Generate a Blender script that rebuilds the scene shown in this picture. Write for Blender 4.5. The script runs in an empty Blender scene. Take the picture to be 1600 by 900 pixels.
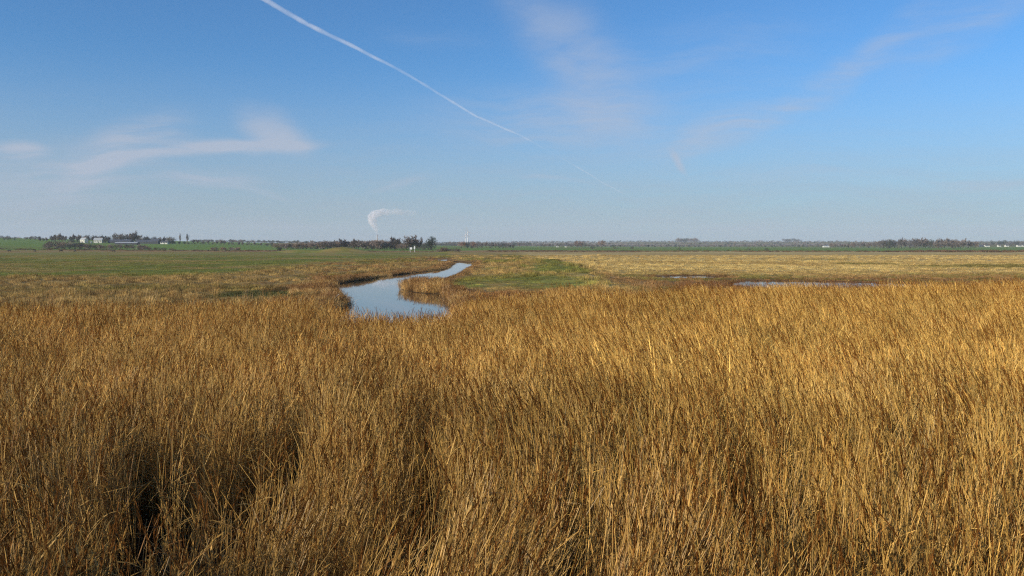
import bpy, math, random
import numpy as np
from mathutils import Vector, Matrix

# ------------------------------------------------------------------ camera, sky, sun, exposure
scene = bpy.context.scene
H = 4.6                     # eye height over the marsh
F = 1280.0                  # focal length in photo pixels (1600 wide)
HZ = 385.0                  # photo row of eye level
cam_d = bpy.data.cameras.new('camera'); cam = bpy.data.objects.new('camera', cam_d)
scene.collection.objects.link(cam); scene.camera = cam
cam_d.sensor_width = 36; cam_d.lens = F/1600*36
cam_d.clip_start = 0.05; cam_d.clip_end = 600000
cam.location = (0, 0, H)
TILT = math.atan((450-HZ)/F)
cam.rotation_euler = (math.pi/2 - TILT, 0, 0)

SUN_EL, SUN_AZ = math.radians(19.5), math.radians(-125)     # azimuth clockwise from +Y
world = bpy.data.worlds.new('World'); scene.world = world; world.use_nodes = True
sun_d = bpy.data.lights.new('sun', 'SUN'); sun_d.energy = 5.0; sun_d.angle = math.radians(0.5)
sun_d.color = (1.0, 0.90, 0.75)
sun = bpy.data.objects.new('sun', sun_d); scene.collection.objects.link(sun)
sdir = Vector((math.sin(SUN_AZ)*math.cos(SUN_EL), math.cos(SUN_AZ)*math.cos(SUN_EL), math.sin(SUN_EL)))
sun.rotation_euler = sdir.to_track_quat('Z', 'Y').to_euler()
vs = scene.view_settings
vs.view_transform = 'Standard'; vs.look = 'None'; vs.gamma = 1; vs.exposure = 0.15
vs.use_curve_mapping = False
cy = scene.cycles
cy.max_bounces = 6; cy.diffuse_bounces = 2; cy.glossy_bounces = 3; cy.transparent_max_bounces = 16
cy.transmission_bounces = 4; cy.volume_bounces = 4
cy.sample_clamp_indirect = 6; cy.use_denoising = False; cy.use_adaptive_sampling = False; cy.denoiser = 'OPENIMAGEDENOISE'; cy.denoising_input_passes = 'RGB_ALBEDO_NORMAL'; cy.denoising_prefilter = 'NONE'; cy.filter_width = 1.2

# ---- world: clear winter sky with thin cirrus (by direction)
nt = world.node_tree; nt.nodes.clear(); L = nt.links
def N(t, **k):
    n = nt.nodes.new(t)
    for a, b in k.items(): setattr(n, a, b)
    return n
def M(op, a, b=None, c=None, clamp=False):
    n = N('ShaderNodeMath', operation=op, use_clamp=clamp)
    for i, v in enumerate((a, b, c)):
        if v is None: continue
        if isinstance(v, (int, float)): n.inputs[i].default_value = v
        else: L.new(v, n.inputs[i])
    return n.outputs[0]
def angle(px, py):
    """azimuth and elevation (radians) of a photo pixel"""
    v = Vector(((px-800)/F, 1, -(py-450)/F))
    v.rotate(Matrix.Rotation(-TILT, 3, 'X'))
    return math.atan2(v.x, v.y), math.atan2(v.z, math.hypot(v.x, v.y))
tc = N('ShaderNodeTexCoord')
sky = N('ShaderNodeTexSky', sky_type='NISHITA'); sky.sun_disc = False
sky.sun_elevation = SUN_EL; sky.sun_rotation = SUN_AZ % (2*math.pi)
sky.altitude = 0; sky.air_density = 1.0; sky.dust_density = 0.6; sky.ozone_density = 2.2
sep = N('ShaderNodeSeparateXYZ'); L.new(tc.outputs['Generated'], sep.inputs[0])
az = M('ARCTAN2', sep.outputs[0], sep.outputs[1]); el = M('ARCSINE', sep.outputs[2])
ae = N('ShaderNodeCombineXYZ'); L.new(az, ae.inputs[0]); L.new(el, ae.inputs[1])
# wispy texture
warp = N('ShaderNodeTexNoise'); warp.inputs['Scale'].default_value = 5; warp.inputs['Detail'].default_value = 3
L.new(ae.outputs[0], warp.inputs['Vector'])
wv = N('ShaderNodeVectorMath', operation='MULTIPLY_ADD'); L.new(warp.outputs['Color'], wv.inputs[0])
wv.inputs[1].default_value = (.11, .05, 0); L.new(ae.outputs[0], wv.inputs[2])
wo = N('ShaderNodeVectorMath', operation='ADD'); L.new(wv.outputs[0], wo.inputs[0]); wo.inputs[1].default_value = (-.055, -.025, 0)
def wisp_noise(rot, sx, sy, scale, detail=6, rough=.55):
    mp = N('ShaderNodeMapping'); L.new(wo.outputs[0], mp.inputs[0])
    mp.inputs['Rotation'].default_value = (0, 0, rot); mp.inputs['Scale'].default_value = (sx, sy, 1)
    n = N('ShaderNodeTexNoise'); L.new(mp.outputs[0], n.inputs['Vector'])
    n.inputs['Scale'].default_value = scale; n.inputs['Detail'].default_value = detail; n.inputs['Roughness'].default_value = rough
    return n.outputs['Fac']
wn_h = wisp_noise(.05, 1, 9, 8, 9, .62)
wn_d = wisp_noise(-.75, 1, 3.0, 6, 9, .6)
wn_u = wisp_noise(.6, 1, 7, 8, 9, .62)
def blob(px, py, rx, ry, rot, noise, amt, thr=.35):
    a, e = angle(px, py)
    mp = N('ShaderNodeMapping', vector_type='TEXTURE'); L.new(wo.outputs[0], mp.inputs[0])
    mp.inputs['Location'].default_value = (a, e, 0); mp.inputs['Rotation'].default_value = (0, 0, math.radians(rot))
    mp.inputs['Scale'].default_value = (rx/F, ry/F, 1)
    ln = N('ShaderNodeVectorMath', operation='LENGTH'); L.new(mp.outputs[0], ln.inputs[0])
    m = N('ShaderNodeMapRange', interpolation_type='SMOOTHERSTEP'); L.new(ln.outputs['Value'], m.inputs[0])
    m.inputs[1].default_value = 1.3; m.inputs[2].default_value = 0.0
    t = N('ShaderNodeMapRange', interpolation_type='SMOOTHSTEP'); L.new(noise, t.inputs[0])
    t.inputs[1].default_value = thr; t.inputs[2].default_value = thr+.35; t.inputs[3].default_value = .25
    return M('MULTIPLY', M('MULTIPLY', m.outputs[0], t.outputs[0]), amt)
blobs = [
    blob(440, 200, 62, 34, -28, wn_d, .62, .25), blob(400, 226, 120, 13, 4, wn_h, .72, .2), blob(290, 237, 130, 12, 9, wn_h, .5, .25),
    blob(205, 225, 100, 44, 22, wn_h, .50, .28), blob(165, 262, 60, 30, 40, wn_h, .32, .3),
    blob(340, 280, 75, 14, 0, wn_h, .5, .3), blob(400, 298, 60, 8, -14, wn_h, .35, .3), blob(20, 218, 48, 14, -6, wn_h, .6, .2),
    blob(80, 275, 190, 60, 0, wn_h, .36, .28), blob(905, 95, 200, 75, -48, wn_d, .42, .33), blob(1130, 205, 120, 30, 18, wn_u, .50, .33),
    blob(1320, 110, 200, 30, 32, wn_u, .36, .33), blob(1510, 40, 130, 40, 28, wn_u, .34, .37), blob(1060, 248, 26, 9, -55, wn_d, .5, .2),
    blob(860, 190, 230, 55, 0, wn_h, .34, .32), blob(1060, 120, 260, 90, 10, wn_u, .18, .35), blob(680, 65, 110, 20, -4, wn_h, .10, .4), blob(1520, 280, 110, 10, 0, wn_h, .25, .3),
    blob(640, 288, 60, 7, 14, wn_h, .25, .3), blob(860, 278, 70, 6, -6, wn_h, .25, .3), blob(1230, 275, 240, 12, -2, wn_h, .15, .35),
]
cir = blobs[0]
for b in blobs[1:]: cir = M('ADD', cir, b)
cir = M('MINIMUM', M('MULTIPLY', cir, 1.25), .8)
# general thin veil, thicker to the horizon
ve = N('ShaderNodeMapRange', interpolation_type='SMOOTHSTEP'); L.new(el, ve.inputs[0])
ve.inputs[1].default_value = .23; ve.inputs[2].default_value = .0; ve.inputs[3].default_value = .0; ve.inputs[4].default_value = .72
vn = M('MULTIPLY_ADD', wn_h, .7, .65)
tot = M('MINIMUM', M('MULTIPLY', ve.outputs[0], vn), .85)
mixc = N('ShaderNodeMix', data_type='RGBA'); L.new(tot, mixc.inputs[0])
tint = N('ShaderNodeMix', data_type='RGBA', blend_type='MULTIPLY'); tint.inputs[0].default_value = 1
L.new(sky.outputs[0], tint.inputs[6]); tint.inputs[7].default_value = (.575, 1.10, 1.62, 1)
L.new(tint.outputs[2], mixc.inputs[6])
mixc.inputs[7].default_value = (4.25, 4.8, 5.9, 1)
bg = N('ShaderNodeBackground'); mixd = N('ShaderNodeMix', data_type='RGBA'); L.new(cir, mixd.inputs[0]); L.new(mixc.outputs[2], mixd.inputs[6]); mixd.inputs[7].default_value = (5.0, 5.6, 6.9, 1)
L.new(mixd.outputs[2], bg.inputs[0]); bg.inputs[1].default_value = 0.081
wout = N('ShaderNodeOutputWorld'); L.new(bg.outputs[0], wout.inputs[0])

# ------------------------------------------------------------------ helpers
rng = np.random.default_rng(7); random.seed(7)
COL = scene.collection
def link(o): COL.objects.link(o); return o
def tag(o, label=None, cat=None, group=None, kind=None):
    if label: o['label'] = label
    if cat: o['category'] = cat
    if group: o['group'] = group
    if kind: o['kind'] = kind
    return o
def hash2(ix, iy, s):
    h = (ix.astype(np.int64)*374761393 + iy.astype(np.int64)*668265263 + s*1442695041) & 0xffffffff
    h = ((h ^ (h >> 13))*1274126177) & 0xffffffff
    return ((h ^ (h >> 16)) & 0xffff)/65535.0
def vnoise(x, y, s=0):
    ix, iy = np.floor(x), np.floor(y); fx, fy = x-ix, y-iy
    fx = fx*fx*(3-2*fx); fy = fy*fy*(3-2*fy)
    a = hash2(ix, iy, s); b = hash2(ix+1, iy, s); c = hash2(ix, iy+1, s); d = hash2(ix+1, iy+1, s)
    return (a*(1-fx)+b*fx)*(1-fy)+(c*(1-fx)+d*fx)*fy
def fbm(x, y, o=4, s=0):
    r, a, t = 0, 1, 0
    for i in range(o):
        r = r+a*vnoise(x*2**i, y*2**i, s+i*17); t += a; a *= .5
    return r/t
def ss(a, b, x):
    t = np.clip((x-a)/(b-a), 0, 1); return t*t*(3-2*t)
def at(px, py, z=0.0):
    """ground point at height z seen at a photo pixel below eye level"""
    d = (H-z)*F/(py-HZ)
    return ((px-800)/F*d, d)

class MB:
    """mesh builder: points, faces and a colour per point"""
    def __init__(s): s.v = []; s.f = []; s.c = []; s.m = []
    def add(s, vs, fs, col=(1, 1, 1), m=0):
        b = len(s.v); s.v += [tuple(p) for p in vs]; s.f += [tuple(b+i for i in q) for q in fs]
        s.c += [col]*len(vs); s.m += [m]*len(fs)
    def box(s, x0, x1, y0, y1, z0, z1, col=(1, 1, 1), m=0):
        s.add([(x0, y0, z0), (x1, y0, z0), (x1, y1, z0), (x0, y1, z0), (x0, y0, z1), (x1, y0, z1), (x1, y1, z1), (x0, y1, z1)],
              [(0, 3, 2, 1), (4, 5, 6, 7), (0, 1, 5, 4), (1, 2, 6, 5), (2, 3, 7, 6), (3, 0, 4, 7)], col, m)
    def tube(s, pts, rad, n=3, col=(1, 1, 1), m=0):
        pts = [Vector(p) for p in pts]; vs = []; fs = []
        for i, p in enumerate(pts):
            t = (pts[min(i+1, len(pts)-1)]-pts[max(i-1, 0)])
            if t.length < 1e-9: t = Vector((0, 0, 1))
            t.normalize()
            u = t.cross(Vector((.31, .95, .05))); u.normalize(); w = t.cross(u)
            r = rad[i] if hasattr(rad, '__len__') else rad
            for k in range(n):
                a = 2*math.pi*k/n
                vs.append(p+u*(r*math.cos(a))+w*(r*math.sin(a)))
        for i in range(len(pts)-1):
            for k in range(n):
                a, b = i*n+k, i*n+(k+1) % n
                fs.append((a, b, b+n, a+n))
        fs.append(tuple(range(n-1, -1, -1))); e = (len(pts)-1)*n; fs.append(tuple(range(e, e+n)))
        s.add(vs, fs, col, m)
    def blade(s, pts, w, side, col=(1, 1, 1), m=0):
        vs = []; n = len(pts)
        for i, p in enumerate(pts):
            p = Vector(p); ww = w*(1-(i/(n-1))**2)*.5+.0004
            vs += [p-side*ww, p+side*ww]
        s.add(vs, [(2*i, 2*i+1, 2*i+3, 2*i+2) for i in range(n-1)], col, m)
    def mesh(s, name, mats):
        me = bpy.data.meshes.new(name); me.from_pydata(s.v, [], s.f)
        a = me.color_attributes.new('col', 'FLOAT_COLOR', 'POINT')
        a.data.foreach_set('color', np.array([(c[0], c[1], c[2], 1) for c in s.c], np.float32).ravel())
        for m in (mats if isinstance(mats, (list, tuple)) else [mats]): me.materials.append(m)
        me.polygons.foreach_set('material_index', s.m)
        return me
    def obj(s, name, mats, parent=None, linkit=True):
        o = bpy.data.objects.new(name, s.mesh(name, mats))
        if linkit: link(o)
        if parent: o.parent = parent
        return o
def empty(name, loc, rz=0):
    o = link(bpy.data.objects.new(name, None)); o.location = loc; o.rotation_euler = (0, 0, rz); o.empty_display_size = .5
    return o

# ------------------------------------------------------------------ materials
class MT:
    def __init__(s, name):
        s.m = bpy.data.materials.new(name); s.m.use_nodes = True; s.nt = s.m.node_tree; s.nt.nodes.clear()
        s.out = s.n('ShaderNodeOutputMaterial')
    def n(s, t, **k):
        n = s.nt.nodes.new(t)
        for a, b in k.items(): setattr(n, a, b)
        return n
    def l(s, a, b): s.nt.links.new(a, b)
    def mixrgb(s, f, a, b, mode='MIX'):
        n = s.n('ShaderNodeMix', data_type='RGBA', blend_type=mode)
        for i, v in ((0, f), (6, a), (7, b)):
            if hasattr(v, 'is_linked'): s.l(v, n.inputs[i])
            else: n.inputs[i].default_value = v if i == 0 else (tuple(v)+(1,))[:4]
        return n.outputs[2]
    def math(s, op, a, b=0.0, c=0.0):
        n = s.n('ShaderNodeMath', operation=op)
        for i, v in enumerate((a, b, c)):
            if hasattr(v, 'is_linked'): s.l(v, n.inputs[i])
            else: n.inputs[i].default_value = v
        return n.outputs[0]
    def noise(s, scale, detail=4, rough=.55, vec=None):
        n = s.n('ShaderNodeTexNoise'); n.inputs['Scale'].default_value = scale; n.inputs['Detail'].default_value = detail
        n.inputs['Roughness'].default_value = rough
        if vec: s.l(vec, n.inputs['Vector'])
        return n.outputs['Fac']
    def princ(s, color, rough=.8, spec=.3, normal=None):
        p = s.n('ShaderNodeBsdfPrincipled')
        if hasattr(color, 'is_linked'): s.l(color, p.inputs['Base Color'])
        else: p.inputs['Base Color'].default_value = tuple(color)+(1,)
        p.inputs['Roughness'].default_value = rough; p.inputs['Specular IOR Level'].default_value = spec
        if normal: s.l(normal, p.inputs['Normal'])
        return p.outputs[0]
    def surf(s, sh): s.l(sh, s.out.inputs['Surface']); return s.m
def plain(name, c, rough=.8, var=.25, scale=2.0, spec=.3):
    t = MT(name); tcn = t.n('ShaderNodeTexCoord'); n = t.noise(scale, 5, .6, tcn.outputs['Object'])
    v = t.math('MULTIPLY_ADD', n, 2*var, 1-var)
    cc = t.n('ShaderNodeCombineXYZ'); [t.l(v, cc.inputs[i]) for i in range(3)]
    col = t.mixrgb(1.0, c, cc.outputs[0], 'MULTIPLY')
    return t.surf(t.princ(col, rough, spec))
def plant_mat(name, trans=.25, instancer=True, gain=.35, rough=.6, spec=.25):
    """vertex colour x point tint x a little per-copy variation"""
    t = MT(name)
    a = t.n('ShaderNodeAttribute', attribute_name='col'); col = a.outputs['Color']
    if instancer:
        b = t.n('ShaderNodeAttribute', attribute_name='tint', attribute_type='INSTANCER')
        col = t.mixrgb(1.0, col, b.outputs['Color'], 'MULTIPLY')
    oi = t.n('ShaderNodeObjectInfo')
    v = t.math('MULTIPLY_ADD', oi.outputs['Random'], gain, 1-gain/2)
    cc = t.n('ShaderNodeCombineXYZ'); [t.l(v, cc.inputs[i]) for i in range(3)]
    col = t.mixrgb(1.0, col, cc.outputs[0], 'MULTIPLY')
    p = t.princ(col, rough, spec)
    if trans > 0:
        tr = t.n('ShaderNodeBsdfTranslucent'); t.l(col, tr.inputs[0])
        mx = t.n('ShaderNodeMixShader'); mx.inputs[0].default_value = trans
        t.l(p, mx.inputs[1]); t.l(tr.outputs[0], mx.inputs[2]); p = mx.outputs[0]
    return t.surf(p)
M_STEM = plant_mat('dry_reed_stem', .05, spec=.4, rough=.5)
M_LEAF = plant_mat('dry_reed_leaf', .18)
M_PLUME = plant_mat('reed_plume', .30, rough=.9, spec=.05)
M_GRASS = plant_mat('tussock_grass', .25)
M_BARK = plant_mat('bark', 0, False, .3)
M_TWIG = plant_mat('twigs', 0, False, .3)
M_EVER = plant_mat('evergreen_leaves', .2, False, .3)

# ------------------------------------------------------------------ terrain
STREAM_PX = [(480, 530), (488, 508), (516, 493), (537, 478), (533, 466), (519, 453), (524, 443), (575, 436), (612, 430), (652, 426), (690, 421), (704, 415), (712, 409),
             (742, 410), (740, 415.5), (729, 422.5), (715, 430), (697, 438), (672, 445), (640, 447), (631, 452), (646, 457), (676, 459), (706, 464), (711, 472), (716, 490), (722, 530)]
FAR_PX = [(678, 404.5), (700, 404.5), (700, 409), (684, 409)]
POOL_PX = [(1140, 444), (1160, 439.5), (1230, 439.5), (1330, 441), (1420, 443), (1500, 446), (1490, 449), (1400, 451), (1260, 451), (1170, 450), (1145, 447)]
POOL2_PX = [(1030, 432), (1060, 431), (1105, 431), (1122, 433), (1110, 434.8), (1060, 434.8), (1035, 434)]
WZ, PZ = -.35, -.12
def wpoly(pp, z, wob=.35, sub=6, seed=0):
    p = [at(a, b, z) for a, b in pp]; out = []
    for i in range(len(p)):
        a, b = np.array(p[i]), np.array(p[(i+1) % len(p)])
        for k in range(sub):
            q = a+(b-a)*k/sub
            out.append(q+wob*(np.array([float(vnoise(q[0:1]*.9, q[1:2]*.5, seed)[0]), float(vnoise(q[0:1]*.9, q[1:2]*.5, seed+5)[0])])-.5)*2)
    return np.array(out)
STREAM, FARP = wpoly(STREAM_PX, WZ, .4), wpoly(FAR_PX, WZ, .4)
POOL, POOL2 = wpoly(POOL_PX, PZ, .8, 6, 3), wpoly(POOL2_PX, PZ, .5, 6, 4)
def sdf(x, y, P, reach=8.0):
    """signed distance to polygon (negative inside), only near it"""
    out = np.full(x.shape, reach, float)
    m = (x > P[:, 0].min()-reach) & (x < P[:, 0].max()+reach) & (y > P[:, 1].min()-reach) & (y < P[:, 1].max()+reach)
    if not m.any(): return out
    X, Y = x[m], y[m]; d = np.full(X.shape, 1e9); ins = np.zeros(X.shape, bool)
    for i in range(len(P)):
        ax, ay = P[i]; bx, by = P[(i+1) % len(P)]
        ex, ey = bx-ax, by-ay; t = np.clip(((X-ax)*ex+(Y-ay)*ey)/(ex*ex+ey*ey+1e-12), 0, 1)
        d = np.minimum(d, np.hypot(X-ax-t*ex, Y-ay-t*ey))
        c = ((ay > Y) != (by > Y)) & (X < (bx-ax)*(Y-ay)/(by-ay+1e-12)+ax); ins ^= c
    out[m] = np.where(ins, -d, d); return np.minimum(out, reach)
AZK = np.array([-70, -32, -21.3, -15.3, -2.3, 8.9, 32, 60.])
RK = np.array([0, 760, 900, 1150, 2000, 2600, 3600, 5000, 6500.])
ZT = np.array([[0, 0, 2, 9, 22, 22, 20, 18, 10], [0, 0, 2, 9, 22, 22, 20, 18, 10], [0, 0, 1.5, 7, 16, 17, 18, 18, 10], [0, 0, 1.8, 4, 12, 13, 15, 18, 10],
               [0, 0, .8, 2, 4, 6, 14, 24, 12], [0, 0, 0, .5, 1.5, 3, 14, 33, 15], [0, 0, 0, .5, 1.5, 3, 13, 28, 15], [0, 0, 0, .5, 1.5, 3, 13, 28, 15]], float)
RIDGE = [at(852, 404, 1.2)+(1.05, 7.5), at(872, 410, 1.2)+(1.05, 6.5), at(890, 419, 1.1)+(.95, 5.5), at(915, 432, .8)+(.65, 4.5), at(940, 442, .4)+(.35, 3.5)]
def terrain(x, y):
    x = np.asarray(x, float); y = np.asarray(y, float)
    r = np.hypot(x, y); azd = np.degrees(np.arctan2(x, y))
    ia = np.clip(np.interp(azd, AZK, np.arange(len(AZK))), 0, len(AZK)-1.001); ir = np.clip(np.interp(r, RK, np.arange(len(RK))), 0, len(RK)-1.001)
    a0, r0 = ia.astype(int), ir.astype(int); fa, fr = ia-a0, ir-r0; fr = fr*fr*(3-2*fr)*.6+fr*.4
    z = (ZT[a0, r0]*(1-fa)+ZT[a0+1, r0]*fa)*(1-fr)+(ZT[a0, r0+1]*(1-fa)+ZT[a0+1, r0+1]*fa)*fr
    z = z+ss(2500, 4500, r)*(fbm(x/700, y/700, 3, 9)-.5)*7
    near = 1-ss(300, 700, r)
    z = z+near*((fbm(x/9, y/9, 3, 1)-.5)*.16+(fbm(x/1.3, y/1.3, 2, 2)-.5)*.12*(1-ss(60, 200, r)))
    z = z+(fbm(x/60, y/60, 3, 3)-.5)*.5*ss(120, 400, r)
    # grassy bank right of the stream
    d = np.full(x.shape, 1e9); hh = np.zeros(x.shape); ww = np.ones(x.shape)
    for i in range(len(RIDGE)-1):
        ax, ay, ah, aw = RIDGE[i]; bx, by, bh, bw = RIDGE[i+1]
        t = np.clip(((x-ax)*(bx-ax)+(y-ay)*(by-ay))/((bx-ax)**2+(by-ay)**2), 0, 1)
        dx = x-ax-t*(bx-ax); dd = np.hypot(dx, y-ay-t*(by-ay)); dd = np.where(dx < 0, dd*.55, dd*1.25)
        m = dd < d; d = np.where(m, dd, d); hh = np.where(m, ah+(bh-ah)*t, hh); ww = np.where(m, aw+(bw-aw)*t, ww)
    z = z+hh*np.exp(-(d/ww)**2)
    # old mound far off
    for (px, dist, hgt, sx, sy) in ((535, 560, 4.1, 17, 12), (470, 575, 2.2, 22, 10), (705, 520, 1.6, 11, 9)):
        cx = (px-800)/F*dist; z = z+hgt*np.exp(-((x-cx)/sx)**2-((y-dist)/sy)**2)
    # water
    s = np.minimum(sdf(x, y, STREAM), sdf(x, y, FARP))
    z = np.where(s < 6, np.minimum(z, np.where(s > 0, WZ+.03+s*.30, WZ+.03+s*.35)), z); z = np.maximum(z, -2.2)
    s = np.minimum(sdf(x, y, POOL), sdf(x, y, POOL2))
    z = np.where(s < 5, np.minimum(z, np.where(s > 0, PZ+.02+s*.04, PZ+.02+s*.12)), z)
    # the dyke the photographer stands on
    yy = y+.35*(fbm(x/6, y*0, 2, 31)-.5)
    z = np.where((r < 60) & (y < 6), np.maximum(z, 3.0*(1-ss(1.0, 4.6, yy))*ss(-9, -3, yy)), z)
    return z
def tz(x, y): return float(terrain(np.array([x]), np.array([y]))[0])

# colours of the ground cover (albedo)
GREEN = np.array([.11, .118, .022]); OLIVE = np.array([.19, .165, .035]); TAN = np.array([.35, .24, .085]); STRAW = np.array([.50, .375, .145])
RUST = np.array([.27, .145, .055]); DARKG = np.array([.055, .062, .016]); MUD = np.array([.06, .036, .018]); FIELD = np.array([.13, .20, .03]); PINK = np.array([.26, .19, .13])
def mixc_(a, b, t): return a*(1-t[..., None])+b*t[..., None]
def ground_colour(x, y):
    x = np.asarray(x, float); y = np.asarray(y, float)
    r = np.hypot(x, y); yy = np.where(y > 1, y, 1); px = 800+F*x/yy; py = HZ+F*H/yy
    n1 = fbm(x/14, y/22, 4, 40); n2 = fbm(x/3.5, y/5, 3, 50); n3 = fbm(x/60, y/45, 3, 60); n4 = fbm(x/1.2, y/1.8, 2, 70)
    j = (n1-.5)*26+(n2-.5)*12
    C = mixc_(np.array([.155, .165, .03]), OLIVE*1.12, ss(.38, .62, n1*.5+n3*.5))                        # left meadow
    C = mixc_(C, np.broadcast_to(TAN*.8, C.shape), ss(.46, .66, n2*.35+n1*.65)*.7)
    # rough brown margin left of the stream
    bound = np.interp(px, [-400, 0, 300, 430, 560, 640, 700], [436, 434, 428, 420, 411, 405, 401])
    rough = ss(-4, 4, py+j*.35-bound)
    C = mixc_(C, mixc_(mixc_(np.broadcast_to(TAN*.8, C.shape), OLIVE*.8, ss(.42, .62, n1*.6+n3*.4)), RUST*.9, ss(.46, .68, n2*.6+n1*.4)*(.35+.65*ss(330, 520, px))), rough)
    dg = 1.5*np.exp(-((px-415)/72)**2-((py-462)/7.5)**2)+.5*np.exp(-((px-190)/60)**2-((py-455)/5)**2)
    C = mixc_(C, DARKG, np.clip(ss(.4, .9, dg+(n2-.5)*1.3+(n4-.5)*.5), 0, 1)*.9)
    # right-hand straw field
    rb = np.interp(py, [388, 400, 420, 440, 455, 470, 900], [770, 820, 905, 930, 990, 1020, 1050])
    right = ss(-10, 22, px+j-rb)
    S = mixc_(np.broadcast_to(STRAW, C.shape), TAN*.95, ss(.35, .7, n3*.4+fbm(x/7, y/2.2, 3, 64)*.6))
    S = mixc_(S, RUST, ss(.58, .72, fbm(x/9, y/3, 3, 63))*.3)
    gs = np.exp(-((px-1560)/170)**2-((py-416+(n2-.5)*4)/3.2)**2)+.8*np.exp(-((px-1340)/60)**2-((py-412)/1.5)**2)+.7*np.exp(-((px-1290)/60)**2-((py-405.5)/.9)**2)
    S = mixc_(S, OLIVE*.7, np.clip(ss(.25, .75, gs+(n2-.5)*.4), 0, 1)*.8)
    S = mixc_(S, mixc_(np.broadcast_to(RUST*.8, C.shape), OLIVE*.75, ss(.45, .6, n2)), ss(422, 436, py+j*.3)*.85)
    C = mixc_(C, S, right)
    # middle strip: bank of the stream and the green ridge
    lb = np.interp(py, [388, 395, 405, 415, 430, 445, 460, 480, 900], [690, 700, 705, 735, 725, 700, 640, 712, 712])
    mid = ss(-8, 8, px+j*.4-lb)*(1-right)
    Cm = mixc_(np.broadcast_to(TAN*.95, C.shape), OLIVE, ss(.42, .66, n1))
    gr = np.maximum(np.exp(-((px-870-(py-425)*1.1)/62)**2-((py-427)/17)**2), np.exp(-((px-880)/120)**2-((py-444)/9)**2))
    gr = np.maximum(gr, .9*np.exp(-((px-735)/40)**2-((py-447)/5)**2))
    Cm = mixc_(Cm, GREEN*1.45, ss(.32, .95, gr+(n2-.5)*.8+(n1-.5)*1.0)*.85)
    Cm = mixc_(Cm, RUST, ss(450, 462, py+j*.2))
    C = mixc_(C, Cm, mid)
    # far bands
    strip = ss(-1.2, .6, HZ+8.6-py+(n3-.5)*2)
    C = mixc_(C, mixc_(np.broadcast_to(TAN*.8, C.shape), RUST, ss(.3, .6, n3)), strip*(px < 1000)*.8)
    C = mixc_(C, RUST*.55, ss(HZ+8.0, HZ+7.0, py)*(px > 780)*.75*ss(.3, .6, fbm(x/25, y/40, 3, 65)))
    fa = np.interp(px, [-200, 250, 450, 700, 800, 1600], [830, 860, 840, 800, 900, 905])
    C = mixc_(C, mixc_(np.broadcast_to(FIELD, C.shape), OLIVE*.8, ss(.5, .7, fbm(x/400, y/150, 2, 81))*.5), ss(-15, 15, r-fa))
    fp = fbm(x/900, y/500, 2, 90)
    C = mixc_(C, mixc_(np.broadcast_to(PINK, C.shape), OLIVE*.7, ss(.4, .6, fp)), ss(2650, 2750, r))
    # under the reeds: litter and mud
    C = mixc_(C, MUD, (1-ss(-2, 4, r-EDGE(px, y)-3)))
    s = np.minimum(np.minimum(sdf(x, y, STREAM), sdf(x, y, FARP)), np.minimum(sdf(x, y, POOL), sdf(x, y, POOL2)))
    C = mixc_(C, RUST*.8, (1-ss(1.5, 4, s))*.8); C = mixc_(C, MUD*.8, 1-ss(.1, .8, s))
    C = np.where((y < 4)[..., None] & (r < 60)[..., None], GREEN, C)
    return C*(.55+.9*n4[..., None]*(1-ss(70, 220, r))[..., None]+.45*ss(70, 220, r)[..., None])
def EDGE(px, y=None):
    """how far out the tall reed bed reaches"""
    return np.interp(px, [-900, 0, 300, 460, 520, 600, 700, 740, 820, 950, 1100, 1600, 2500], [37, 36, 37, 38, 34, 32, 33, 37, 40, 43, 46, 49, 50])

ang = np.concatenate([np.radians(np.arange(-180, -52, 4.0)), np.radians(np.arange(-52, 52, .17)), np.radians(np.arange(52, 180, 4.0))])
rad = [.3]
while rad[-1] < 6500: rad.append(rad[-1]*(1.0062 if 25 < rad[-1] < 1200 else 1.02))
rad = np.array(rad); A, R = np.meshgrid(ang, rad)
GX, GY = (R*np.sin(A)).ravel(), (R*np.cos(A)).ravel(); GZ = terrain(GX, GY)
na, nr = len(ang), len(rad)
verts = np.column_stack([GX, GY, GZ]); verts = np.vstack([verts, [0, 0, tz(0, 0)]])
i, k = np.meshgrid(np.arange(nr-1), np.arange(na), indexing='ij'); k2 = (k+1) % na
quads = np.stack([i*na+k, i*na+k2, (i+1)*na+k2, (i+1)*na+k], -1).reshape(-1, 4)[:, ::-1]
me = bpy.data.meshes.new('ground'); nv = len(verts); me.vertices.add(nv); me.vertices.foreach_set('co', verts.astype(np.float32).ravel())
ctr = nv-1; tris = np.array([[ctr, (q+1) % na, q] for q in range(na)])
loops = np.concatenate([quads.ravel(), tris.ravel()]); me.loops.add(len(loops)); me.loops.foreach_set('vertex_index', loops.astype(np.int32))
npoly = len(quads)+len(tris); me.polygons.add(npoly)
me.polygons.foreach_set('loop_start', np.concatenate([np.arange(len(quads))*4, len(quads)*4+np.arange(len(tris))*3]).astype(np.int32))
me.update(calc_edges=True); me.validate()
ca = me.color_attributes.new('col', 'FLOAT_COLOR', 'POINT')
gc = ground_colour(verts[:, 0], verts[:, 1]); ca.data.foreach_set('color', np.column_stack([gc, np.ones(nv)]).astype(np.float32).ravel())
me.polygons.foreach_set('use_smooth', np.ones(npoly, bool))
t = MT('marsh_ground'); a = t.n('ShaderNodeAttribute', attribute_name='col'); geo = t.n('ShaderNodeNewGeometry')
n = t.noise(1.6, 8, .7, geo.outputs['Position']); v = t.math('MULTIPLY_ADD', n, 1.5, .25)
mp = t.n('ShaderNodeMapping'); t.l(geo.outputs['Position'], mp.inputs[0]); mp.inputs['Scale'].default_value = (.05, .14, .1)
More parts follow.
